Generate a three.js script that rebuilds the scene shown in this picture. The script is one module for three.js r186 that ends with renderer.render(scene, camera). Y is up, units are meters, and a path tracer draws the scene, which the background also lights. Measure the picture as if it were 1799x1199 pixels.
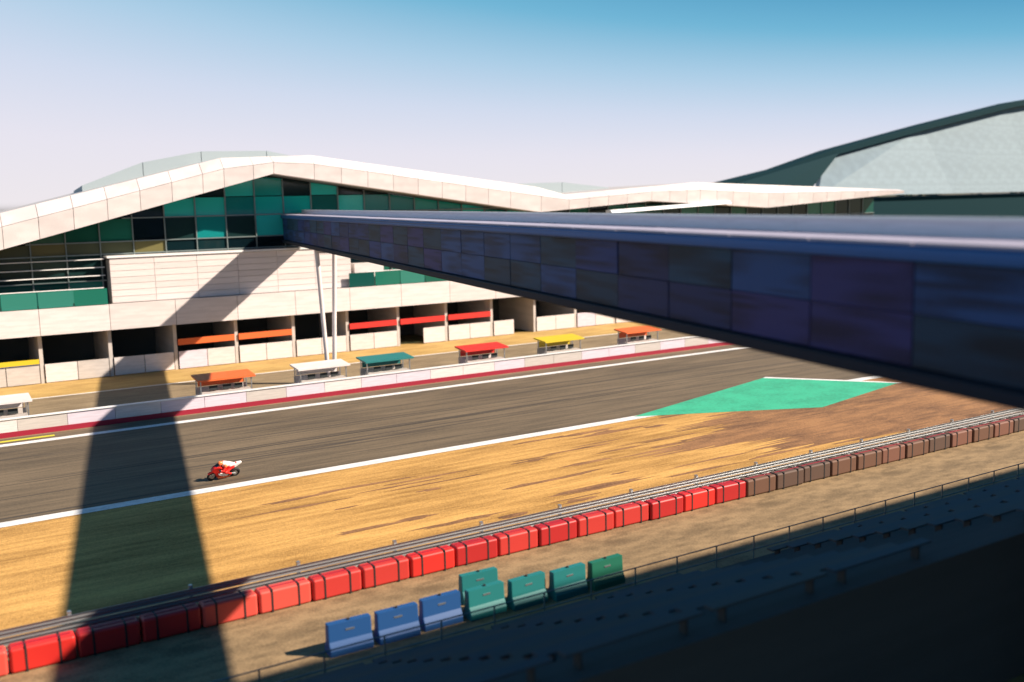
import * as THREE from 'three';
import { mergeGeometries } from 'three/addons/utils/BufferGeometryUtils.js';
import { RoundedBoxGeometry } from 'three/addons/geometries/RoundedBoxGeometry.js';
import { MarchingCubes } from 'three/addons/objects/MarchingCubes.js';

// World axes: x runs along the track (s), z = -n where n is the distance across the track away from the viewer, y up.
const scene = new THREE.Scene();

// ---------- camera ----------
const camera = new THREE.PerspectiveCamera(37.82, 1024 / 682, 0.5, 6000);
camera.position.set(0, 14.5, 0);
const PITCH = 8.096 * Math.PI / 180, ROLL = 1.242 * Math.PI / 180, HEAD = 58.163 * Math.PI / 180;
camera.lookAt(Math.cos(HEAD) * Math.cos(PITCH), 14.5 - Math.sin(PITCH), -Math.sin(HEAD) * Math.cos(PITCH));
camera.rotateZ(-ROLL);
camera.focus = 55; camera.userData.fStop = 0.19;

// ---------- sky ----------
const EXPOSURE = 1.95;
function skyTexture() {
  const w = 512, h = 512, d = new Float32Array(w * h * 4);
  // [elevation deg, r, g, b] as displayed linear radiance
  const stops = [[-90, .10, .09, .07], [-2, .22, .20, .17], [0, .86, .81, .84], [2.5, .80, .78, .87], [5, .64, .71, .86], [7.5, .42, .62, .80], [10.5, .17, .47, .68], [13, .10, .36, .58], [20, .035, .22, .44], [45, .015, .10, .27], [90, .01, .06, .20]];
  for (let j = 0; j < h; j++) {
    const el = ((j + .5) / h - .5) * 180;
    for (let i = 0; i < w; i++) {
      const az = ((i + .5) / w - .5) * 2 * Math.PI;           // atan2(z, x)
      const side = Math.cos(az - 0.55);                        // broad swing of air colour round the compass
      const e2 = el <= 0 ? el : el * Math.max(.56, 1 + .8 * side);
      let k = 0; while (k < stops.length - 2 && stops[k + 1][0] < e2) k++;
      const a = stops[k], b = stops[k + 1], t = Math.min(1, Math.max(0, (e2 - a[0]) / (b[0] - a[0])));
      const o = (j * w + i) * 4;
      for (let c = 0; c < 3; c++) d[o + c] = (a[c + 1] + (b[c + 1] - a[c + 1]) * t) / EXPOSURE;
      d[o + 3] = 1;
    }
  }
  const t = new THREE.DataTexture(d, w, h, THREE.RGBAFormat, THREE.FloatType);
  t.mapping = THREE.EquirectangularReflectionMapping; t.magFilter = t.minFilter = THREE.LinearFilter; t.needsUpdate = true;
  return t;
}
scene.background = scene.environment = skyTexture();

// ---------- sun ----------
const SUN_EL = 36 * Math.PI / 180;
const sun = new THREE.DirectionalLight(new THREE.Color().setRGB(1, .87, .72), 5);
sun.position.set(40 + 200 * Math.cos(SUN_EL) * .8, 200 * Math.sin(SUN_EL), -50 + 200 * Math.cos(SUN_EL) * .6);
sun.target.position.set(40, 0, -50);
sun.castShadow = true; sun.shadow.mapSize.set(4096, 4096); sun.shadow.radius = 1.5;
Object.assign(sun.shadow.camera, { left: -120, right: 120, top: 120, bottom: -120, near: 1, far: 500 });
scene.add(sun, sun.target);

// ---------- renderer ----------
const renderer = new THREE.WebGLRenderer({ antialias: true });
renderer.setSize(1024, 682);
renderer.toneMapping = THREE.LinearToneMapping;
renderer.toneMappingExposure = EXPOSURE;
renderer.shadowMap.enabled = true;

// ---------- helpers ----------
function rng(seed) { return () => { seed |= 0; seed = seed + 0x6D2B79F5 | 0; let t = Math.imul(seed ^ seed >>> 15, 1 | seed); t = t + Math.imul(t ^ t >>> 7, 61 | t) ^ t; return ((t ^ t >>> 14) >>> 0) / 4294967296; }; }
const rand = rng(7);
function lattice(fx, fy, seed) {
  const r = rng(seed), g = new Float32Array(fx * fy); for (let i = 0; i < g.length; i++) g[i] = r();
  return (u, v) => {
    const x = u * fx, y = v * fy, xi = Math.floor(x), yi = Math.floor(y); let tx = x - xi, ty = y - yi;
    tx = tx * tx * (3 - 2 * tx); ty = ty * ty * (3 - 2 * ty);
    const q = (a, b) => g[((b % fy + fy) % fy) * fx + ((a % fx + fx) % fx)];
    return (q(xi, yi) * (1 - tx) + q(xi + 1, yi) * tx) * (1 - ty) + (q(xi, yi + 1) * (1 - tx) + q(xi + 1, yi + 1) * tx) * ty;
  };
}
// layers: [cells across u, cells across v, weight]; shade(v) -> linear multiplier colour
function noiseTexture(size, layers, shade, seed = 1) {
  const L = layers.map(([fx, fy, w], i) => [lattice(fx, fy, seed * 31 + i), w]), tot = layers.reduce((a, l) => a + l[2], 0);
  const d = new Uint8Array(size * size * 4);
  const enc = (x) => Math.round(255 * Math.min(1, Math.max(0, x <= .0031308 ? x * 12.92 : 1.055 * Math.pow(x, 1 / 2.4) - .055)));
  for (let j = 0; j < size; j++) for (let i = 0; i < size; i++) {
    let v = 0; for (const [f, w] of L) v += f(i / size, j / size) * w; v /= tot;
    const c = shade(v, i / size, j / size), o = (j * size + i) * 4;
    d[o] = enc(c[0]); d[o + 1] = enc(c[1]); d[o + 2] = enc(c[2]); d[o + 3] = 255;
  }
  const t = new THREE.DataTexture(d, size, size); t.colorSpace = THREE.SRGBColorSpace; t.wrapS = t.wrapT = THREE.RepeatWrapping;
  t.magFilter = THREE.LinearFilter; t.minFilter = THREE.LinearMipmapLinearFilter; t.generateMipmaps = true; t.needsUpdate = true; return t;
}
function bumpTexture(size, layers, seed) { const t = noiseTexture(size, layers, (v) => [v, v, v], seed); t.colorSpace = THREE.NoColorSpace; return t; }
const mix = (a, b, t) => a.map((x, i) => x + (b[i] - x) * t);
const clamp = (x) => Math.min(1, Math.max(0, x));
const lin = (r, g, b) => new THREE.Color().setRGB(r, g, b);
function mat(r, g, b, rough = .6, more = {}) { return new THREE.MeshStandardMaterial({ color: lin(r, g, b), roughness: rough, side: THREE.DoubleSide, ...more }); }
const taken = {};
function numbered(name) { const k = taken[name] = (taken[name] ?? -1) + 1; return k ? `${name}_${String(k).padStart(3, '0')}` : name; }
function tag(o, label, category, group) { o.userData.label = label; o.userData.category = category; if (group) o.userData.group = group; return o; }
function thing(name, label, category, s = 0, n = 0, y = 0, group) {
  const g = new THREE.Group(); g.name = numbered(name); g.position.set(s, y, -n); scene.add(g); return tag(g, label, category, group);
}
function part(name, geo, m, parent) { const o = new THREE.Mesh(geo, m); o.name = name; parent.add(o); return o; }
function struct(name, geo, m) { const o = part(numbered(name), geo, m, scene); o.userData.kind = 'structure'; return o; }
function dup(root, s, n, y, label) { const r = root.clone(); r.name = numbered(root.name.replace(/_\d{3}$/, '')); r.userData = { ...root.userData }; if (label) r.userData.label = label; r.position.set(s, y, -n); scene.add(r); return r; }
const bx = (w, h, d, x = 0, y = 0, z = 0) => new THREE.BoxGeometry(w, h, d).translate(x, y, z);
// box given by ranges in s, height and n (local to the parent's origin)
const br = (s0, s1, y0, y1, n0, n1) => bx(s1 - s0, y1 - y0, n1 - n0, (s0 + s1) / 2, (y0 + y1) / 2, -(n0 + n1) / 2);
const cyl = (r0, r1, h, x, y, z, seg = 12) => new THREE.CylinderGeometry(r0, r1, h, seg).translate(x, y, z);
function rod(a, b, r, seg = 8) {
  const A = new THREE.Vector3(...a), B = new THREE.Vector3(...b), d = B.clone().sub(A), g = new THREE.CylinderGeometry(r, r, d.length(), seg);
  g.applyQuaternion(new THREE.Quaternion().setFromUnitVectors(new THREE.Vector3(0, 1, 0), d.normalize())); const m = A.add(B).multiplyScalar(.5); return g.translate(m.x, m.y, m.z);
}
const merge = (...g) => mergeGeometries(g.map((x) => { const y = x.index ? x.toNonIndexed() : x; for (const k of Object.keys(y.attributes)) if (!['position', 'normal', 'uv'].includes(k)) y.deleteAttribute(k); return y; }));
// six-sided solid: four points of a front outline (s, y, n) and four of a back outline in the same order
function hexa(f, b) {
  const P = (p) => new THREE.Vector3(p[0], p[1], -p[2]), pos = [], uv = [];
  const quad = (a, b2, c, d) => { for (const v of [a, b2, c, a, c, d]) { pos.push(v.x, v.y, v.z); uv.push((v.x + v.z) / 5, (v.y + v.z * .5) / 5); } };
  const F = f.map(P), B = b.map(P);
  quad(F[0], F[1], F[2], F[3]); quad(B[3], B[2], B[1], B[0]);
  for (let i = 0; i < 4; i++) { const j = (i + 1) % 4; quad(F[j], F[i], B[i], B[j]); }
  const g = new THREE.BufferGeometry(); g.setAttribute('position', new THREE.Float32BufferAttribute(pos, 3)); g.setAttribute('uv', new THREE.Float32BufferAttribute(uv, 2)); g.computeVertexNormals(); return g;
}
// flat ground sheet: polygon of [s, n] at height y, uv in metres / tile
function sheet(pts, y, tile = 8) {
  const sh = new THREE.Shape(pts.map(([s, n]) => new THREE.Vector2(s, n))), g = new THREE.ShapeGeometry(sh);
  const p = g.attributes.position, uv = g.attributes.uv;
  for (let i = 0; i < p.count; i++) { const s = p.getX(i), n = p.getY(i); uv.setXY(i, s / tile, n / tile); p.setXYZ(i, s, y, -n); }
  g.computeVertexNormals(); const nn = g.attributes.normal; for (let i = 0; i < nn.count; i++) nn.setXYZ(i, 0, 1, 0);
  return g;
}
const rect = (s0, s1, n0, n1, y, tile) => sheet([[s0, n0], [s1, n0], [s1, n1], [s0, n1]], y, tile);

// ---------- materials ----------
const asphaltTex = noiseTexture(1024, [[4, 24, .9], [8, 90, 1.1], [6, 256, .8], [256, 256, .7], [512, 512, .6], [3, 3, .8]], (v) => { const k = .55 + .9 * clamp((v - .25) * 2); return [.128 * k, .093 * k, .056 * k]; }, 3);
const M = {};
M.asphalt = mat(1, 1, 1, .82, { map: asphaltTex, bumpMap: bumpTexture(512, [[256, 256, 1], [512, 512, 1]], 5), bumpScale: .004 });
M.gravel = mat(1, 1, 1, .95, {
  map: noiseTexture(1024, [[3, 10, 1.2], [5, 40, 1.1], [9, 110, .8], [180, 220, .8], [512, 512, 1]], (v) => mix([.27, .135, .026], [.66, .37, .105], clamp((v - .28) * 2.2)), 11),
  bumpMap: bumpTexture(1024, [[20, 64, 1], [400, 400, 1]], 12), bumpScale: .03 });
M.dirt = mat(1, 1, 1, .95, { map: noiseTexture(512, [[4, 12, 1], [12, 60, 1], [200, 200, 1]], (v) => mix([.12, .054, .022], [.32, .155, .06], clamp((v - .25) * 2)), 17), bumpMap: bumpTexture(512, [[20, 40, 1], [200, 200, 1]], 18), bumpScale: .03 });
M.path = mat(1, 1, 1, .9, { map: noiseTexture(512, [[4, 10, 1], [16, 40, 1], [200, 200, 1]], (v) => mix([.13, .085, .04], [.30, .20, .10], clamp((v - .25) * 2)), 21) });
M.grass = mat(1, 1, 1, .95, { map: noiseTexture(512, [[4, 5, 1.4], [20, 20, 1], [150, 150, 1]], (v) => mix([.035, .045, .012], [.16, .14, .05], clamp((v - .25) * 2)), 25) });
M.pitlane = mat(1, 1, 1, .8, { map: noiseTexture(512, [[4, 10, 1], [10, 60, 1], [200, 200, 1]], (v) => mix([.14, .10, .055], [.27, .20, .115], clamp((v - .25) * 2)), 29) });
M.apron = mat(1, 1, 1, .8, { map: noiseTexture(512, [[4, 10, 1], [10, 60, 1], [200, 200, 1]], (v) => mix([.33, .20, .055], [.52, .34, .11], clamp((v - .25) * 2)), 31) });
const paintWear = (c, seed) => noiseTexture(512, [[6, 10, 1], [40, 80, 1], [250, 250, 1]], (v) => mix(c.map((x) => x * .72), c, clamp((v - .3) * 3.2)), seed);
M.linePaint = mat(1, 1, 1, .6, { map: paintWear([.80, .78, .76], 41) });
M.greenPaint = mat(1, 1, 1, .7, { map: paintWear([.04, .42, .24], 42) });
M.yellowPaint = mat(.55, .50, .03, .6);
M.joint = mat(.03, .025, .02, .9);
const cladTex = noiseTexture(512, [[3, 14, 1], [10, 10, .6], [120, 200, .6]], (v) => { const k = .86 + .14 * clamp((v - .3) * 2.5); return [k, k, k]; }, 51);
M.white = mat(.73, .655, .64, .5, { map: cladTex });
M.white2 = mat(.68, .61, .595, .5, { map: cladTex });
M.offwhite = mat(.54, .49, .46, .55, { map: cladTex });
M.soffit = mat(.16, .16, .16, .6);
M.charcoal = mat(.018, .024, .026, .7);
M.mullion = mat(.20, .24, .24, .4, { metalness: .4 });
const glass = (r, g, b) => new THREE.MeshPhysicalMaterial({ color: lin(r, g, b), roughness: .07, metalness: 0, ior: 1.5, specularIntensity: 1 });
M.glassDark = [glass(.004, .014, .018), glass(.006, .022, .026), glass(.003, .010, .014), glass(.010, .030, .030)];
M.glassTeal = [glass(.010, .30, .27), glass(.012, .42, .38), glass(.008, .2, .2), glass(.03, .52, .48), glass(.008, .12, .115)];
M.glassGreen = [glass(.012, .10, .07), glass(.016, .14, .10), glass(.008, .07, .06), glass(.035, .19, .15)];
M.olive = [mat(.09, .085, .02, .5), mat(.12, .105, .03, .5), mat(.06, .07, .03, .5)];
M.red = mat(.62, .025, .018, .5); M.redDark = mat(.30, .008, .03, .55); M.orange = mat(.72, .13, .03, .5); M.yellow = mat(.62, .45, .02, .5); M.blue = mat(.012, .07, .22, .5); M.teal = mat(.012, .16, .16, .5); M.rubber = mat(.012, .012, .013, .75);
M.steel = mat(.45, .46, .47, .35, { metalness: .8 }); M.rail = mat(.78, .77, .77, .35);
M.lavender = mat(.66, .58, .66, .55, { map: cladTex });

// ---------- ground ----------
struct('ground', sheet([[-1500, -1500], [3000, -1500], [3000, 3000], [-1500, 3000]], -.02, 14), M.grass);
struct('race_track', rect(-160, 420, 50.2, 70.1, .004, 16), M.asphalt);
struct('painted_edge_line', rect(-160, 420, 50.22, 51.05, .009, 5), M.linePaint);
struct('painted_edge_line', rect(-160, 420, 67.85, 68.55, .009, 5), M.linePaint);
struct('asphalt_joint', rect(-160, 420, 57.9, 57.98, .008, 5), M.joint);
{
  const r = rng(77), out = [];
  for (let k = 0; k < 34; k++) { const s0 = -20 + r() * 90, L = 8 + r() * 40, n0 = 51.5 + r() * 15.5, w = .05 + r() * .09, drift = (r() - .5) * 1.2, A = [], B = [];
    for (let i = 0; i <= 16; i++) { const q = i / 16, n = n0 + drift * q * q, h = w * (.35 + .65 * Math.sin(q * Math.PI)); A.push([s0 + L * q, n - h]); B.push([s0 + L * q, n + h]); }
    out.push(sheet([...A, ...B.reverse()], .0055 + k * .00004, 8)); }
  const o = struct('tyre_marks', merge(...out), mat(.055, .042, .03, .8)); o.userData.kind = 'stuff'; o.userData.label = 'dark rubber tyre marks along the race track'; o.userData.category = 'tyre marks';
}
struct('gravel_trap', rect(-160, 260, 35.2, 50.2, .002, 13), M.gravel);
{
  const r = rng(61), edge = [], scatter = [];
  for (let n = 35.2; n <= 50.15; n += .12) edge.push([43 + 5 * Math.sin(n * .55) + 3 * Math.sin(n * 1.7 + 1) + (r() - .5) * 5, n]);
  struct('dirt_runoff', sheet([[260, 35.2], [260, 50.15], ...edge.reverse()], .006, 13), M.dirt);
  for (let k = 0; k < 70; k++) { const s = 48 - Math.pow(r(), 1.6) * 34, n = 35.6 + r() * 14, l = .5 + r() * 3.2, w = .06 + r() * .2, p = []; for (let i = 0; i < 14; i++) { const a = i / 14 * 6.283, q = .6 + r() * .6; p.push([s + l * q * Math.cos(a), Math.min(50.1, Math.max(35.3, n + w * q * Math.sin(a)))]); } scatter.push(sheet(p, .0075 + k * .00002, 13)); }
  const o = struct('dirt_streaks', merge(...scatter), M.dirt); o.userData.kind = 'stuff'; o.userData.label = 'thin brown dirt streaks lying over the golden gravel'; o.userData.category = 'dirt';
}
struct('green_painted_runoff', sheet([[41, 50.9], [58, 55.7], [64.2, 47.9], [53, 45.4], [47, 48.2]], .013, 9), M.greenPaint);
struct('painted_runoff_line', sheet([[58, 55.7], [58.5, 55.9], [64.8, 47.8], [64.2, 47.9]], .014, 5), M.linePaint);
struct('service_path', rect(-120, 160, 27.5, 35.2, .003, 9), M.path);
struct('pit_lane', rect(-120, 180, 70.1, 84, .004, 10), M.pitlane);
struct('garage_apron', rect(-60, 150, 84, 92, .006, 10), M.apron);
struct('painted_pit_line', rect(-100, 170, 83.8, 84.1, .01, 5), M.linePaint);
struct('painted_pit_line', rect(-100, 170, 75.4, 75.6, .01, 5), M.linePaint);
struct('painted_yellow_strip', rect(-30, 8, 69.1, 69.55, .012, 5), M.yellowPaint);

// ---------- pit building ----------
const LOW = [[-14, 5.9], [7.4, 11.4], [29.9, 17.25], [58.5, 13.1], [73.6, 14.0], [92.1, 12.82], [118, 14.2]];
const UP = [[-14, 9.0], [7.7, 14.28], [25.4, 18.64], [33.7, 18.93], [58.6, 15.76], [62.2, 14.9], [80.9, 16.03], [118, 14.7]];
const at = (T, s) => { let k = 0; while (k < T.length - 2 && T[k + 1][0] < s) k++; const a = T[k], b = T[k + 1]; return a[1] + (b[1] - a[1]) * (s - a[0]) / (b[0] - a[0]); };
const low = (s) => at(LOW, s), up = (s) => at(UP, s);
{
  const b = thing('pit_building', 'long white pit building with folded wing roof and teal glazing behind the pit lane', 'building');
  // roof: fascia panels, decks
  const roof = part('roof', merge(...(() => {
    const out = [], br_ = [...new Set([...LOW, ...UP].map((p) => p[0]))].sort((a, c) => a - c).filter((s) => s >= -14 && s <= 118);
    for (let i = 0; i < br_.length - 1; i++) { const s0 = br_[i], s1 = br_[i + 1]; if (s1 - s0 < .05) continue;
      out.push(hexa([[s0, up(s0) - .3, 89.1], [s1, up(s1) - .3, 89.1], [s1, up(s1) - .03, 89.1], [s0, up(s0) - .03, 89.1]], [[s0, up(s0) - .5, 106], [s1, up(s1) - .5, 106], [s1, up(s1) - .23, 106], [s0, up(s0) - .23, 106]])); }
    return out; })()), M.offwhite, b);
  const edges = [-14]; while (edges[edges.length - 1] < 117.9) { let e = edges[edges.length - 1] + 2.64; for (const k of [...LOW, ...UP]) if (Math.abs(k[0] - e) < 1.3 && k[0] < 118) e = k[0]; edges.push(Math.min(118, e)); }
  for (let i = 0; i < edges.length - 1; i++) {
    const s0 = edges[i] + .02, s1 = edges[i + 1] - .02, l0 = low(s0), l1 = low(s1), u0 = up(s0), u1 = up(s1), m0 = l0 + (u0 - l0) * .62, m1 = l1 + (u1 - l1) * .62;
    part('fascia_panel', hexa([[s0, l0, 88], [s1, l1, 88], [s1, m1, 87.9], [s0, m0, 87.9]], [[s0, l0, 89.3], [s1, l1, 89.3], [s1, m1, 89.3], [s0, m0, 89.3]]), i % 3 ? M.white : M.white2, roof);
    part('fascia_panel', hexa([[s0, m0 + .03, 87.9], [s1, m1 + .03, 87.9], [s1, u1, 88.9], [s0, u0, 88.9]], [[s0, m0 + .03, 89.3], [s1, m1 + .03, 89.3], [s1, u1, 89.3], [s0, u0, 89.3]]), (i + 1) % 3 ? M.white : M.white2, roof);
  }
  for (let i = 0; i < LOW.length - 1; i++) { const [s0, l0] = LOW[i], [s1, l1] = LOW[i + 1];
    part('soffit', hexa([[s0, l0 + .05, 89.32], [s1, l1 + .05, 89.32], [s1, l1 + .15, 89.32], [s0, l0 + .15, 89.32]], [[s0, l0 + .05, 93], [s1, l1 + .05, 93], [s1, l1 + .15, 93], [s0, l0 + .15, 93]]), M.soffit, roof); }
  const vm = mat(.30, .36, .39, .6);
  for (const [p, q] of [[[15.5, 16.6], [21, 18.7]], [[21, 18.7], [26.5, 19.75]], [[26.5, 19.75], [33, 19.85]], [[33, 19.85], [37, 19.1]]]) part('rear_roof_panel', hexa([[p[0] + .03, p[1] - 2.4, 99], [q[0] - .03, q[1] - 2.4, 99], [q[0] - .03, q[1], 99], [p[0] + .03, p[1], 99]], [[p[0] + .03, p[1] - 2.4, 104], [q[0] - .03, q[1] - 2.4, 104], [q[0] - .03, q[1] - .4, 104], [p[0] + .03, p[1] - .4, 104]]), vm, roof);
  for (const [p, q] of [[[57.5, 15.6], [63, 16.3]], [[63, 16.3], [69, 16.4]], [[69, 16.4], [76, 15.7]]]) part('rear_roof_panel', hexa([[p[0] + .03, p[1] - 1.7, 99], [q[0] - .03, q[1] - 1.7, 99], [q[0] - .03, q[1], 99], [p[0] + .03, p[1], 99]], [[p[0] + .03, p[1] - 1.7, 104], [q[0] - .03, q[1] - 1.7, 104], [q[0] - .03, q[1] - .4, 104], [p[0] + .03, p[1] - .4, 104]]), vm, roof);
  // core volume behind the glass and the garages
  const bay = 2.75, S0 = -12, S1 = 117, core = [];
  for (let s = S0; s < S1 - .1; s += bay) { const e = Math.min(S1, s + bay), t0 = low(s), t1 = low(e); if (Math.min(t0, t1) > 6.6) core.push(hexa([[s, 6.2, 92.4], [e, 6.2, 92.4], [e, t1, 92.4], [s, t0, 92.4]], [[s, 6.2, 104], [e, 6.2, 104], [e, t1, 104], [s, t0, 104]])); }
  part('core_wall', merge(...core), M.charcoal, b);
  part('back_wall', br(S0, S1, 0, 6.15, 99, 104), M.offwhite, b);
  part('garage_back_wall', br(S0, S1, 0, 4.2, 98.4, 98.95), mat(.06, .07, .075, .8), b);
  part('floor_slab', br(S0, S1, 4.3, 6.15, 90.4, 98.98), M.offwhite, b);
  // glazing
  const rows = [[6.45, 8.3], [8.3, 10.55], [10.55, 11.6], [11.6, 13.6], [13.6, 15.3], [15.3, 18]];
  const gr = rng(21); const pick = (a) => a[Math.floor(gr() * a.length)];
  for (let s = S0; s < S1 - .1; s += bay) {
    const e = Math.min(S1, s + bay), t0 = low(s + .04) - .02, t1 = low(e - .04) - .02, mid = (s + e) / 2;
    for (let r = 0; r < rows.length; r++) {
      let [y0, y1] = rows[r]; const a0 = s + .04, a1 = e - .04; y0 += .04; y1 -= .04;
      if (s > 15 && e < 39.2 && y1 < 10.6) continue;
      const h0 = Math.min(y1, t0), h1 = Math.min(y1, t1); if (h0 <= y0 + .02 && h1 <= y0 + .02) continue;
      let m = pick(M.glassDark);
      if (r === 0) m = pick(M.glassGreen); else if (r === 2 && mid < 22) m = pick(M.olive); else if (r >= 3 && mid > 22 && mid < 60) m = r === 4 ? pick(M.glassTeal) : (gr() < .55 ? pick(M.glassTeal) : pick(M.glassDark)); else if (r >= 3 && gr() < .3) m = pick(M.glassGreen);
      const z = 92.05 + gr() * .02;
      part('glass_pane', hexa([[a0, y0, z], [a1, y0, z], [a1, Math.max(h1, y0 + .02), z], [a0, Math.max(h0, y0 + .02), z]], [[a0, y0, z + .05], [a1, y0, z + .05], [a1, Math.max(h1, y0 + .02), z + .05], [a0, Math.max(h0, y0 + .02), z + .05]]), m, b);
    }
    part('mullion', br(s - .045, s + .045, 6.4, low(s) - .03, 91.9, 92.38), M.mullion, b);
  }
  for (const y of [8.3, 10.55, 11.6, 13.6]) { const a = y < 9 ? S0 + 2 : Math.max(S0 + .5, -14 + (y - 5.9) / .257 + 1.5); part('transom', br(a, y > 12.8 ? 56 : S1, y - .05, y + .05, 91.93, 92.37), M.mullion, b); }
  // thin white sun-blades across the left glazing
  for (const y of [8.75, 9.45, 10.15]) part('sun_blade', br(Math.max(-11, -14 + (y - 5.4) / .257), 15.6, y, y + .07, 91.2, 91.5), M.rail, b);
  // balcony fascia panels and glass balustrade
  for (let s = S0; s < S1 - .1; s += 5.5) { const e = Math.min(S1, s + 5.5);
    part('balcony_panel', br(s + .02, e - .02, 4.15, 6.35, 90, 90.38), (s * 7 | 0) % 3 ? M.white : M.white2, b); }
  for (let s = S0; s < S1 - .1; s += 2.75) { const e = Math.min(S1, s + 2.75); if (s > 15 && e < 39.2) continue; part('balustrade_pane', br(s + .05, e - .05, 6.4, 7.75, 90.12, 90.16), pick(M.glassGreen), b); }
  part('handrail', br(S0, 15.2, 7.78, 7.85, 90.08, 90.2), M.rail, b); part('handrail', br(39.4, S1, 7.78, 7.85, 90.08, 90.2), M.rail, b);
  // white boarded block under the bridge landing
  const blk = part('landing_block', br(15.9, 38, 6.15, 10.1, 90.8, 92.3), M.offwhite, b);
  for (let r = 0; r < 7; r++) for (let k = 0; k < 6; k++) part('cladding_board', br(15.9 + k * 3.683 + .015, 15.9 + (k + 1) * 3.683 - .015, 6.4 + r * .55, 6.4 + r * .55 + .525, 90.62, 90.79), (r + k) % 3 ? M.white : M.white2, blk);
  part('coping', br(15.7, 38.2, 10.26, 10.42, 90.5, 92.35), M.rail, blk);
  part('step_block', br(38.4, 41.5, 6.4, 8.6, 90.7, 91.9), M.white, b);
  // garages: dividers, low team screens, headers
  const gcol = [M.yellow, M.blue, M.white, M.orange, M.white, M.red];
  let gi = 0;
  for (let s = S0; s < S1 - .1; s += 5.5, gi++) { const e = Math.min(S1, s + 5.5), mid = (s + e) / 2;
    part('garage_divider', br(s - .15, s + .15, 0, 4.28, 91, 98.3), M.offwhite, b);
    for (let k = 0; k < 2; k++) { if (gr() < .12) continue; const w = (e - s - .4) / 2, a = s + .2 + k * w; part('screen_panel', br(a + .03, a + w - .03, .06, 1.62, 90.9, 90.98), gr() < .72 ? M.white : pick([M.offwhite, M.white2, M.lavender]), b); }
    const hm = mid < 12 ? M.yellow : mid > 35 && mid < 54 ? M.red : mid > 22 && mid < 34 ? M.orange : null;
    if (hm) part('header_board', br(s + .2, e - .2, mid < 12 ? 1.7 : 2.2, mid < 12 ? 2.1 : 2.75, 90.84, 90.96), hm, b);
    if (mid < 12) part('header_board', br(s + .2, e - .2, 1.64, 1.69, 90.83, 90.97), M.blue, b);
  }
  // bright reflector shelf below the second roof fold
  part('light_shelf', hexa([[67.5, 12.75, 87.3], [85.3, 13.45, 87.3], [85.3, 13.8, 87.6], [67.5, 13.1, 87.6]], [[67.5, 12.75, 88.5], [85.3, 13.45, 88.5], [85.3, 13.8, 88.5], [67.5, 13.1, 88.5]]), mat(.86, .88, .90, .2), b);
}

// ---------- pit wall ----------
{
  const w = thing('pit_wall', 'low white pit wall with a dark red base stripe along the far track edge', 'wall');
  const r = rng(33);
  for (let s = -45; s < 150; s += 3) {
    const m = [M.lavender, M.white, M.lavender, M.offwhite][Math.floor(r() * 4)];
    part('wall_panel', br(s + .015, s + 2.985, .34, 1.16 + (r() - .5) * .01, 70.5, 70.72), m, w);
  }
  part('base_stripe', br(-45, 150, 0, .335, 70.44, 70.76), M.redDark, w);
  part('coping', br(-45, 150, 1.17, 1.23, 70.42, 70.8), M.rail, w);
}
// pit-wall team stands
{
  const cols = [[M.orange, 'orange', 20], [M.white, 'white', 27.5], [M.teal, 'teal', 33], [M.red, 'red', 42], [M.yellow, 'yellow', 50], [M.orange, 'orange', 59], [M.white, 'white', 5]];
  const where = ['nearest the bridge shadow', 'below the footbridge landing', 'past the white pier', 'before the red garage headers', 'before the ochre apron', 'farthest along the pit wall', 'at the left end of the pit wall'];
  cols.forEach(([m, c, s], i) => {
    const t = thing('pit_stand', `${c} topped team stand with desk and stools, ${where[i]}`, 'stand', s, 72.4, 0, 'team stands behind the pit wall');
    part('platform', br(-2, 2, .05, .3, -.6, .9), M.steel, t);
    part('desk', br(-1.8, 1.8, 1.0, 1.12, -.55, .1), M.offwhite, t);
    for (const sx of [-1.85, 1.85]) for (const nn of [-.5, .75]) part('post', br(sx - .04, sx + .04, .3, 2.05, nn - .04, nn + .04), M.steel, t);
    part('canopy', hexa([[-2.1, 1.98, -.8], [2.1, 1.98, -.8], [2.1, 2.1, -.8], [-2.1, 2.1, -.8]], [[-2.1, 2.16, 1.1], [2.1, 2.16, 1.1], [2.1, 2.28, 1.1], [-2.1, 2.28, 1.1]]), m, t);
    part('back_panel', br(-1.9, 1.9, .3, 1.35, .84, .88), i % 2 ? M.white : M.offwhite, t); part('banner', br(-1.7, 1.7, 1.4, 1.9, .84, .88), m, t);
    for (const sx of [-1.1, 0, 1.1]) { const st = part('stool', cyl(.18, .18, .07, sx, .95, -.45, 14), M.rubber, t); part('stool_leg', rod([sx, .3, -.45], [sx, .92, -.45], .03), M.steel, st); }
    for (const sx of [-.9, .1, .95]) part('screen', br(sx - .3, sx + .3, 1.2, 1.55, -.3, -.26), M.charcoal, t);
  });
}

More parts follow.
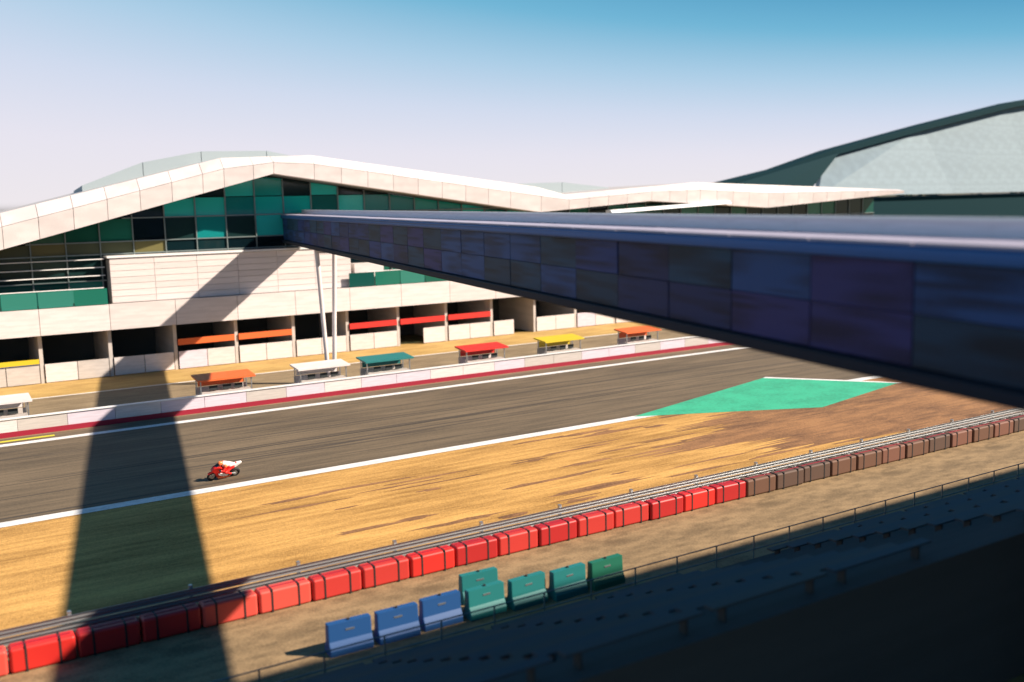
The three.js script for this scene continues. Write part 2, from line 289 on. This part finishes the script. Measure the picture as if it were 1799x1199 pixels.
// ---------- footbridge ----------
{
  const len = 109, W = 1.9, b = thing('footbridge', 'dark navy clad footbridge crossing high over the track to the pit building', 'bridge', 10.86, -15, 0);
  b.rotation.y = Math.acos(.1923);
  const paint = (r, g, bl, rough = .6) => new THREE.MeshPhysicalMaterial({ color: lin(r, g, bl), roughness: rough, specularIntensity: .45, map: panelTex, side: THREE.DoubleSide });
  const panelTex = noiseTexture(512, [[2, 9, 1.2], [4, 30, 1], [3, 3, .8], [200, 200, .3]], (v) => { const k = .35 + 1.1 * clamp((v - .28) * 2.3); return [Math.min(1, k), Math.min(1, k), Math.min(1, k)]; }, 71);
  const r = rng(5), navy = [paint(.012, .034, .15), paint(.026, .028, .13), paint(.014, .058, .19), paint(.006, .045, .10), paint(.010, .022, .09), paint(.006, .034, .075)];
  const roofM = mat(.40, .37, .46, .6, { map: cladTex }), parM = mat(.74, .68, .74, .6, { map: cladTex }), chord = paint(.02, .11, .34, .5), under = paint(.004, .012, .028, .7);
  const N = 36, L = len / N;
  for (let i = 0; i < N; i++) {
    const x0 = i * L + .02, x1 = (i + 1) * L - .02, cx = (x0 + x1) / 2, w = x1 - x0;
    for (const [y0, y1] of [[11.22, 12.2], [12.22, 13.2]]) for (const z of [.05, W - .05]) {
      const g = bx(w, y1 - y0, .05, cx, (y0 + y1) / 2, z + (r() - .5) * .02), uv = g.attributes.uv, du = r(), dv = r(); for (let k = 0; k < uv.count; k++) uv.setXY(k, uv.getX(k) * .5 + du, uv.getY(k) * .3 + dv);
      part('side_panel', g, navy[Math.floor(r() * navy.length)], b);
    }
    part('roof_sheet', bx(w, .06, W + .1, cx, 13.53 + (r() - .5) * .01, W / 2), roofM, b);
    part('parapet_panel', bx(w + .032, .32, .06, cx, 13.73, W), parM, b);
    part('post', bx(.12, 2.0, .1, i * L, 12.2, .14), M.charcoal, b);
  }
  part('top_chord', new RoundedBoxGeometry(len, .28, .3, 2, .05).translate(len / 2, 13.35, 0), chord, b);
  part('top_chord', new RoundedBoxGeometry(len, .28, .3, 2, .05).translate(len / 2, 13.35, W), chord, b);
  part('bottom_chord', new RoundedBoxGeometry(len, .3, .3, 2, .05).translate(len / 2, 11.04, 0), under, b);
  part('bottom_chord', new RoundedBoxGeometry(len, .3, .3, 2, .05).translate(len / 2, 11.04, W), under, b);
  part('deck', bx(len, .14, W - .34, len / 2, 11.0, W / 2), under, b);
  part('capping_rail', bx(len, .07, .12, len / 2, 13.925, W), M.rail, b);
  const pier = part('pier', bx(.5, .3, W - .2, 92.5, 10.72, W / 2), M.white, b);
  for (const z of [.25, W - .25]) part('pier_leg', rod([92.5, 0, W / 2 + (z - W / 2) * .3], [92.5, 10.6, z], .18, 14), M.white, pier);
  const pier2 = part('pier', bx(.9, .3, W - .2, 14, 10.72, W / 2), M.charcoal, b);
  for (const z of [.3, W - .3]) part('pier_leg', rod([14, 0, z], [14, 10.6, z], .3, 14), M.charcoal, pier2);
}

// ---------- barriers on the viewer's side ----------
{
  const reds = [mat(.60, .022, .016, .5), mat(.50, .03, .024, .55), mat(.62, .07, .05, .55), mat(.42, .014, .016, .5)];
  let first; const r = rng(88), variants = [];
  for (const m of reds) {
    const t = new THREE.Group(); t.name = 'barrier_block'; tag(t, 'red padded barrier block in the row along the golden gravel', 'barrier', 'red barrier blocks along the gravel trap');
    part('pad', new RoundedBoxGeometry(1.94, .82, .62, 3, .1).translate(0, .42, 0), m, t);
    part('strap', bx(.06, .85, .645, -.5, .42, 0), M.rubber, t); part('strap', bx(.06, .85, .645, .5, .42, 0), M.rubber, t);
    part('top_seam', bx(1.7, .03, .05, 0, .835, 0), M.redDark, t); variants.push(t);
  }
  const browns = [mat(.13, .06, .035, .7), mat(.09, .05, .035, .7), mat(.17, .07, .045, .7)];
  for (let k = 0; k < 3; k++) { const t = variants[k].clone(); t.children[0].material = browns[k]; t.userData = {}; tag(t, 'brown belted barrier block in the far row past the red ones', 'barrier', 'brown barrier blocks past the red row'); variants.push(t); }
  for (let s = -9; s < 60; s += 2) { const o = variants[s > 34 ? 4 + Math.floor(r() * 3) : Math.floor(r() * 4)].clone(); o.userData = { ...o.userData }; o.name = numbered('barrier_block'); o.position.set(s, 0, -(33.9 + (r() - .5) * .08)); o.rotation.y = (r() - .5) * .03; scene.add(o); }
  const g = thing('guard_rail', 'grey steel guard rail between the red blocks and the gravel', 'guard rail');
  for (const y of [.45, .75, 1.05]) { const sh = new THREE.Shape([[0, 0], [.05, .03], [.05, .1], [0, .13], [.05, .16], [.05, .23], [0, .26], [-.02, .26], [.03, .23], [.03, .16], [-.02, .13], [.03, .1], [.03, .03], [-.02, 0]].map((p) => new THREE.Vector2(...p)));
    part('beam', new THREE.ExtrudeGeometry(sh, { depth: 130, bevelEnabled: false }).rotateY(Math.PI / 2).translate(-40, y - .26, -34.85), M.steel, g); }
  for (let s = -40; s <= 90; s += 4) part('post', br(s - .06, s + .06, 0, 1.15, 34.9, 35.05), M.steel, g);
  const list = [[11.6, 29.2, M.blue, 'blue'], [13.3, 29.15, M.blue, 'blue'], [15.0, 29.25, M.blue, 'blue'], [16.7, 29.1, M.teal, 'teal'], [18.4, 29, M.teal, 'teal'], [20.1, 28.85, M.teal, 'teal'], [17.2, 30.4, M.teal, 'teal'], [21.8, 28.8, mat(.01, .13, .08, .5), 'green']];
  const pos = { blue: ['leftmost blue', 'middle blue', 'rightmost blue'], teal: ['first teal', 'second teal', 'third teal', 'set-back teal'], green: ['single green'] }, cnt = {};
  for (const [s, n, m, c] of list) { const k = cnt[c] = (cnt[c] ?? -1) + 1;
    const t = thing('plastic_barrier', `${pos[c][k]} plastic road barrier standing on the service path`, 'barrier', s, n, 0, 'plastic barriers on the service path'); t.rotation.y = (r() - .5) * .12;
    const sh = new THREE.Shape([[-.26, 0], [.26, 0], [.26, .16], [.13, .42], [.1, .98], [-.1, .98], [-.13, .42], [-.26, .16]].map((p) => new THREE.Vector2(...p)));
    part('body', new THREE.ExtrudeGeometry(sh, { depth: 1.44, bevelEnabled: true, bevelSize: .03, bevelThickness: .03, bevelSegments: 2 }).translate(0, .03, -.72).rotateY(Math.PI / 2), m, t);
    part('filler_cap', cyl(.05, .05, .05, 0, 1.06, 0), M.rubber, t); part('reflector', bx(.3, .06, .02, 0, .78, .145), M.steel, t); }
}

// ---------- spectator terrace in the shade ----------
{
  const t = thing('spectator_terrace', 'dark stepped spectator terrace with plank benches in the near shade', 'terrace');
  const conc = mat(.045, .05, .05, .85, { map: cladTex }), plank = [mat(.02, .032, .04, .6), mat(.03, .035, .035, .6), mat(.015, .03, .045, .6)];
  for (let k = 0; k < 11; k++) {
    const n1 = 27 - k * 1.0, y = .3 + k * .42;
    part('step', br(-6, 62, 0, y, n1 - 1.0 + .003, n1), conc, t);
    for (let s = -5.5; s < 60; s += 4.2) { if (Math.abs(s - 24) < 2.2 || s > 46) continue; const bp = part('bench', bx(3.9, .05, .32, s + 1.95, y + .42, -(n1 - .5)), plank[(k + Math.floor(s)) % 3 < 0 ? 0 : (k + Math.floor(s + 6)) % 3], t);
      for (const f of [.4, 3.4]) part('bench_foot', br(s + f, s + f + .06, y, y + .395, n1 - .62, n1 - .38), M.charcoal, bp); }
  }
  for (let s = -6; s <= 62; s += 2) part('fence_post', rod([s, 0, -27.25], [s, 1.1, -27.25], .03), M.mullion, t);
  for (const y of [.55, 1.1]) part('fence_rail', rod([-6, y, -27.25], [62, y, -27.25], .025), M.mullion, t);
}
// ---------- roofed stand beyond the right edge of the frame: it shades the terrace ----------
{
  const t = thing('roofed_stand', 'tall roofed stand right of the footbridge shading the terrace', 'grandstand', 26, 0, 0);
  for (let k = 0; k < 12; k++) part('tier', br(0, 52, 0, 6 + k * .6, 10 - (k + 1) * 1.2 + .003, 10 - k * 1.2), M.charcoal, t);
  part('roof', hexa([[0, 17.6, 14.2], [60, 17.6, 14.2], [60, 18, 14.2], [0, 18, 14.2]], [[0, 19.2, -8], [60, 19.2, -8], [60, 19.6, -8], [0, 19.6, -8]]), M.offwhite, t);
  part('back_wall', br(0, 52, 0, 18.9, -5.4, -4.9), M.charcoal, t);
  for (let s = 2; s <= 50; s += 8) part('column', rod([s, 6, -9.2], [s, 17.8, -9.6], .22, 12), M.steel, t);
}

// ---------- far stand with the swept canopy ----------
{
  const t = thing('swept_canopy_stand', 'far stand with a pale upswept canopy and dark edge beam at right', 'grandstand');
  const skin = mat(.19, .255, .295, .8, { map: cladTex }), dark = new THREE.MeshPhysicalMaterial({ color: lin(.004, .028, .036), roughness: .8, specularIntensity: .2, side: THREE.DoubleSide });
  const E = [[127, 16.6], [141, 19], [155.6, 22.6], [184.8, 28.2], [214, 33.4], [250, 38]], B = [[138, 13.4], [143, 13.6], [144.5, 13.8], [184.8, 13.8], [214, 13.8], [250, 14]];
  const sw = part('canopy', merge(...E.slice(2, -1).map((p, i) => { const q = E[i + 3], c = B[i + 2], d = B[i + 3], k = 3; return hexa([[c[0], c[1], 126], [d[0], d[1], 126], [q[0], q[1] - .8, 131 + k], [p[0], p[1] - .8, 131 + k]], [[c[0], c[1], 127], [d[0], d[1], 127], [q[0], q[1] - .8, 132 + k], [p[0], p[1] - .8, 132 + k]]); })), skin, t);
  for (let i = 0; i < E.length - 1; i++) part('edge_beam', hexa([[E[i][0], E[i][1] - 1.1, 132], [E[i + 1][0], E[i + 1][1] - 1.1, 132], [E[i + 1][0], E[i + 1][1], 132], [E[i][0], E[i][1], 132]], [[E[i][0], E[i][1] - 1.1, 135.5], [E[i + 1][0], E[i + 1][1] - 1.1, 135.5], [E[i + 1][0], E[i + 1][1], 135.5], [E[i][0], E[i][1], 135.5]]), dark, t);
  part('end_wall', hexa([[127, 12, 128], [141.5, 12, 128], [156, 22, 131], [127.2, 16, 131]], [[127, 12, 133], [141.5, 12, 133], [156, 22, 133], [127.2, 16, 133]]), dark, t);
  part('stand_body', br(127, 250, 0, 13.3, 127, 150), dark, t);
}

// ---------- motorcycle ----------
const BIKE = { s: 14.1, n: 52.5, lean: .5 };
function place(o) { o.position.set(BIKE.s, 0, -BIKE.n); o.rotation.set(-BIKE.lean, Math.PI + .1, 0, 'YXZ'); o.scale.setScalar(.9); }
{
  const t = thing('racing_motorcycle', 'red and white racing motorcycle leaning over on the track', 'motorcycle'); place(t);
  const red = mat(.66, .02, .014, .25), white = mat(.80, .78, .77, .3), grey = mat(.25, .27, .28, .4), fl = mat(.8, .16, .05, .3);
  const ext = (pts, w, bev = .04) => { const sh = new THREE.Shape(); sh.moveTo(...pts[0]); sh.splineThru(pts.slice(1).map((p) => new THREE.Vector2(...p))); const g = new THREE.ExtrudeGeometry(sh, { depth: w - 2 * bev, bevelEnabled: true, bevelSize: bev, bevelThickness: bev, bevelSegments: 3, curveSegments: 20 }); return g.translate(0, 0, -(w - 2 * bev) / 2); };
  const taper = (g, f) => { const p = g.attributes.position; for (let i = 0; i < p.count; i++) p.setZ(i, p.getZ(i) * f(p.getX(i), p.getY(i))); g.computeVertexNormals(); return g; };
  part('fairing', taper(ext([[.78, .78], [.66, .95], [.42, 1.02], [.12, .88], [-.12, .72], [-.24, .48], [-.14, .27], [.2, .22], [.44, .3], [.52, .5], [.66, .66], [.76, .76]], .46), (x, y) => 1 - .55 * clamp((x - .25) / .6) - .35 * clamp((.45 - y) / .3)), red, t);
  part('side_flash', taper(ext([[.4, .62], [.1, .56], [-.16, .46], [-.1, .36], [.2, .4], [.4, .52], [.4, .61]], .48, .01), (x) => 1 - .55 * clamp((x - .25) / .6)), white, t);
  part('belly_pan', taper(ext([[.42, .31], [.0, .3], [-.26, .36], [-.3, .24], [0, .17], [.34, .2], [.42, .3]], .38, .03), () => 1), fl, t);
  part('windscreen', taper(ext([[.62, .98], [.44, 1.12], [.34, 1.06], [.46, .99], [.61, .96]], .22, .02), () => 1), new THREE.MeshPhysicalMaterial({ color: lin(.03, .04, .05), roughness: .08 }), t);
  part('fuel_tank', taper(ext([[.2, .86], [.06, 1.0], [-.16, .98], [-.3, .82], [-.1, .74], [.18, .8]], .34, .06), () => 1), red, t);
  part('seat', ext([[-.22, .83], [-.5, .84], [-.56, .78], [-.24, .76]], .24, .03), M.rubber, t);
  part('tail', taper(ext([[-.42, .84], [-.6, .98], [-.92, 1.06], [-.95, 1.0], [-.66, .84], [-.44, .76]], .26, .04), (x) => 1 - .6 * clamp((-x - .5) / .5)), white, t);
  part('number_panel', bx(.2, .02, .14, -.74, 1.045, 0).rotateZ(0), red, t);
  part('engine', new RoundedBoxGeometry(.42, .34, .3, 2, .05).translate(-.02, .45, 0), grey, t);
  part('swingarm', merge(rod([-.2, .42, .09], [-.7, .31, .11], .035), rod([-.2, .42, -.09], [-.7, .31, -.11], .035)), grey, t);
  part('fork', merge(rod([.44, .9, .1], [.72, .31, .1], .03), rod([.44, .9, -.1], [.72, .31, -.1], .03)), M.steel, t);
  part('handlebar', merge(rod([.43, .88, .1], [.38, .86, .34], .018), rod([.43, .88, -.1], [.38, .86, -.34], .018)), M.rubber, t);
  part('exhaust', merge(rod([-.1, .3, .12], [-.45, .42, .2], .04), rod([-.45, .42, .2], [-.78, .6, .22], .055)), M.steel, t);
  part('front_mudguard', new THREE.TorusGeometry(.32, .07, 8, 16, 1.7).scale(1, 1, .9).rotateZ(.7).translate(.72, .305, 0), red, t);
  for (const [x, w] of [[.72, .06], [-.7, .085]]) {
    const wl = part('wheel', new THREE.TorusGeometry(.235, w, 12, 36).translate(x, .3, 0), M.rubber, t);
    part('rim', new THREE.TorusGeometry(.2, .025, 8, 32).translate(x, .3, 0), grey, wl);
    for (let k = 0; k < 5; k++) { const a = k * Math.PI * .4; part('spoke', rod([x, .3, 0], [x + .19 * Math.cos(a), .3 + .19 * Math.sin(a), 0], .018), grey, wl); }
    part('brake_disc', cyl(.14, .14, .012, 0, 0, 0, 24).rotateX(Math.PI / 2).translate(x, .3, -.075), M.steel, wl);
  }
}
// ---------- rider ----------
{
  const J = { pelvis: [-.42, .93, 0], waist: [-.22, 1.05, 0], chest: [.04, 1.12, 0], neck: [.2, 1.16, 0], head: [.3, 1.2, 0] };
  const bones = [[J.pelvis, J.waist, .15, .14, 'w'], [J.waist, J.chest, .14, .165, 'w'], [J.chest, J.neck, .13, .07, 'w'], [J.neck, J.head, .07, .08, 'k']];
  for (const z of [-1, 1]) {
    const sh = [.06, 1.1, .19 * z], el = [.2, .86, .33 * z], wr = [.36, .88, .3 * z], hip = [-.42, .9, .12 * z], kn = [.02, .68, .29 * z], an = [-.36, .44, .2 * z], toe = [-.2, .38, .22 * z];
    bones.push([J.chest, sh, .11, .085, 'o'], [sh, el, .075, .055, 'r'], [el, wr, .055, .036, 'r'], [wr, [.4, .88, .29 * z], .04, .042, 'k'], [hip, kn, .105, .072, 'r'], [kn, an, .075, .05, 'r'], [an, toe, .052, .04, 'k'], [J.pelvis, hip, .14, .11, 'r']);
  }
  const N = 84, half = .72, C = [-.06, .82, 0], mc = new MarchingCubes(N, new THREE.MeshStandardMaterial(), false, false, 200000), V = (i) => (i - N / 2) / (N / 2) * half;
  const cap = (p, b) => { const [a, c, ra, rb] = b, d = [c[0] - a[0], c[1] - a[1], c[2] - a[2]], q = [p[0] - a[0], p[1] - a[1], p[2] - a[2]], t = clamp((q[0] * d[0] + q[1] * d[1] + q[2] * d[2]) / (d[0] ** 2 + d[1] ** 2 + d[2] ** 2)); return Math.hypot(q[0] - d[0] * t, q[1] - d[1] * t, q[2] - d[2] * t) - (ra + (rb - ra) * t); };
  mc.isolation = 0;
  for (let k = 0; k < N; k++) for (let j = 0; j < N; j++) for (let i = 0; i < N; i++) {
    const p = [C[0] + V(i), C[1] + V(j), C[2] + V(k)]; let acc = 0; const kk = 34;
    for (const b of bones) { const d = cap(p, b); if (d < .5) acc += Math.exp(-kk * d); }
    mc.field[i + j * N + k * N * N] = acc > 0 ? Math.log(acc) / kk : -.5;
  }
  mc.update();
  const cnt = mc.count ?? mc.geometry.drawRange.count, pos = new Float32Array(cnt * 3), nor = new Float32Array(cnt * 3), col = [], cols = { w: [.78, .72, .70], r: [.62, .02, .015], o: [.75, .17, .05], k: [.02, .02, .022] };
  for (let i = 0; i < cnt; i++) { const p = [0, 1, 2].map((c) => C[c] + mc.positionArray[i * 3 + c] * half); pos.set(p, i * 3); nor.set([0, 1, 2].map((c) => mc.normalArray[i * 3 + c]), i * 3);
    let best = 9, bk = 'r'; for (const b of bones) { const d = cap(p, b); if (d < best) { best = d; bk = b[4]; } } col.push(...cols[bk]); }
  const g = new THREE.BufferGeometry(); g.setAttribute('position', new THREE.BufferAttribute(pos, 3)); g.setAttribute('normal', new THREE.BufferAttribute(nor, 3)); g.setAttribute('color', new THREE.Float32BufferAttribute(col, 3));
  const fingers = [];
  for (const z of [-1, 1]) { for (let f = 0; f < 4; f++) { const zz = z * (.25 + f * .022); fingers.push(rod([.4, .9, zz], [.43 + (f === 1 ? .006 : 0), .885, zz], .011, 6), rod([.43, .885, zz], [.425, .85, zz], .01, 6)); } fingers.push(rod([.37, .87, z * .245], [.4, .845, z * .24], .012, 6)); }
  const fg = merge(...fingers); fg.deleteAttribute('uv'); fg.setAttribute('color', new THREE.Float32BufferAttribute(new Array(fg.attributes.position.count).fill(cols.k).flat(), 3));
  const body = mergeGeometries([g, fg]);
  const t = thing('person', 'rider in red and white leathers crouched low on the racing motorcycle', 'person'); place(t);
  part('body', body, new THREE.MeshStandardMaterial({ vertexColors: true, roughness: .45, side: THREE.DoubleSide }), t);
  const hel = part('helmet', new THREE.SphereGeometry(.145, 24, 18).scale(1.12, 1, .9).translate(.33, 1.22, 0), mat(.8, .2, .06, .2), t);
  part('visor', new THREE.SphereGeometry(.149, 20, 10, Math.PI - .9, 1.8, 1.25, .6).scale(1.12, 1, .9).translate(.332, 1.22, 0), new THREE.MeshPhysicalMaterial({ color: lin(.01, .01, .012), roughness: .06 }), hel);
}

// ---------- distant wood ----------
{
  const leaf = new THREE.PlaneGeometry(1, 1), r = rng(99), spots = [];
  for (let k = 0; k < 46; k++) spots.push([215 + k * 6.5 + r() * 5, 165 + r() * 60 + k * 1.4, 12.4 + r() * 2.4]);
  for (let k = 0; k < 40; k++) spots.push([130 + k * 6 + r() * 5, 250 + r() * 40, 13 + r() * 3]);
  for (let k = 0; k < 26; k++) spots.push([-60 + k * 9 + r() * 4, 300 + r() * 30, 12 + r() * 3]);
  const per = 330, im = new THREE.InstancedMesh(leaf, mat(1, 1, 1, .9), spots.length * per), m4 = new THREE.Matrix4(), q = new THREE.Quaternion(), e = new THREE.Euler(), v = new THREE.Vector3(), sc = new THREE.Vector3(), c = new THREE.Color();
  let id = 0;
  for (const [s, n, h] of spots) { const w = 3.2 + r() * 1.6, tone = r();
    const lobes = Array.from({ length: 7 }, () => [(r() - .5) * 1.5 * w, h * (.25 + r() * .55), (r() - .5) * 1.5 * w, 1.6 + r() * 1.6]);
    for (let k = 0; k < per; k++) { const L = lobes[k % 7], a = r() * 6.283, b = Math.acos(2 * r() - 1), rr = L[3] * Math.cbrt(.3 + .7 * r());
      v.set(s + L[0] + rr * Math.sin(b) * Math.cos(a), Math.max(.2, Math.min(h, L[1] + rr * Math.cos(b))), -(n + L[2] + rr * Math.sin(b) * Math.sin(a)));
      e.set(r() * 3, r() * 3, r() * 3); q.setFromEuler(e); const z = .5 + r() * .6; sc.set(z, z, z); m4.compose(v, q, sc); im.setMatrixAt(id, m4);
      const k2 = .7 + .6 * r(); im.setColorAt(id++, c.setRGB((.02 + .02 * tone) * k2, (.042 + .012 * tone) * k2, (.02 - .008 * tone) * k2)); } }
  im.name = 'distant_wood'; im.userData = { kind: 'stuff', label: 'dark green wood along the far horizon', category: 'trees' }; scene.add(im);
}

scene.traverse((o) => { if (o.isMesh) { o.castShadow = true; o.receiveShadow = true; } });
renderer.render(scene, camera);
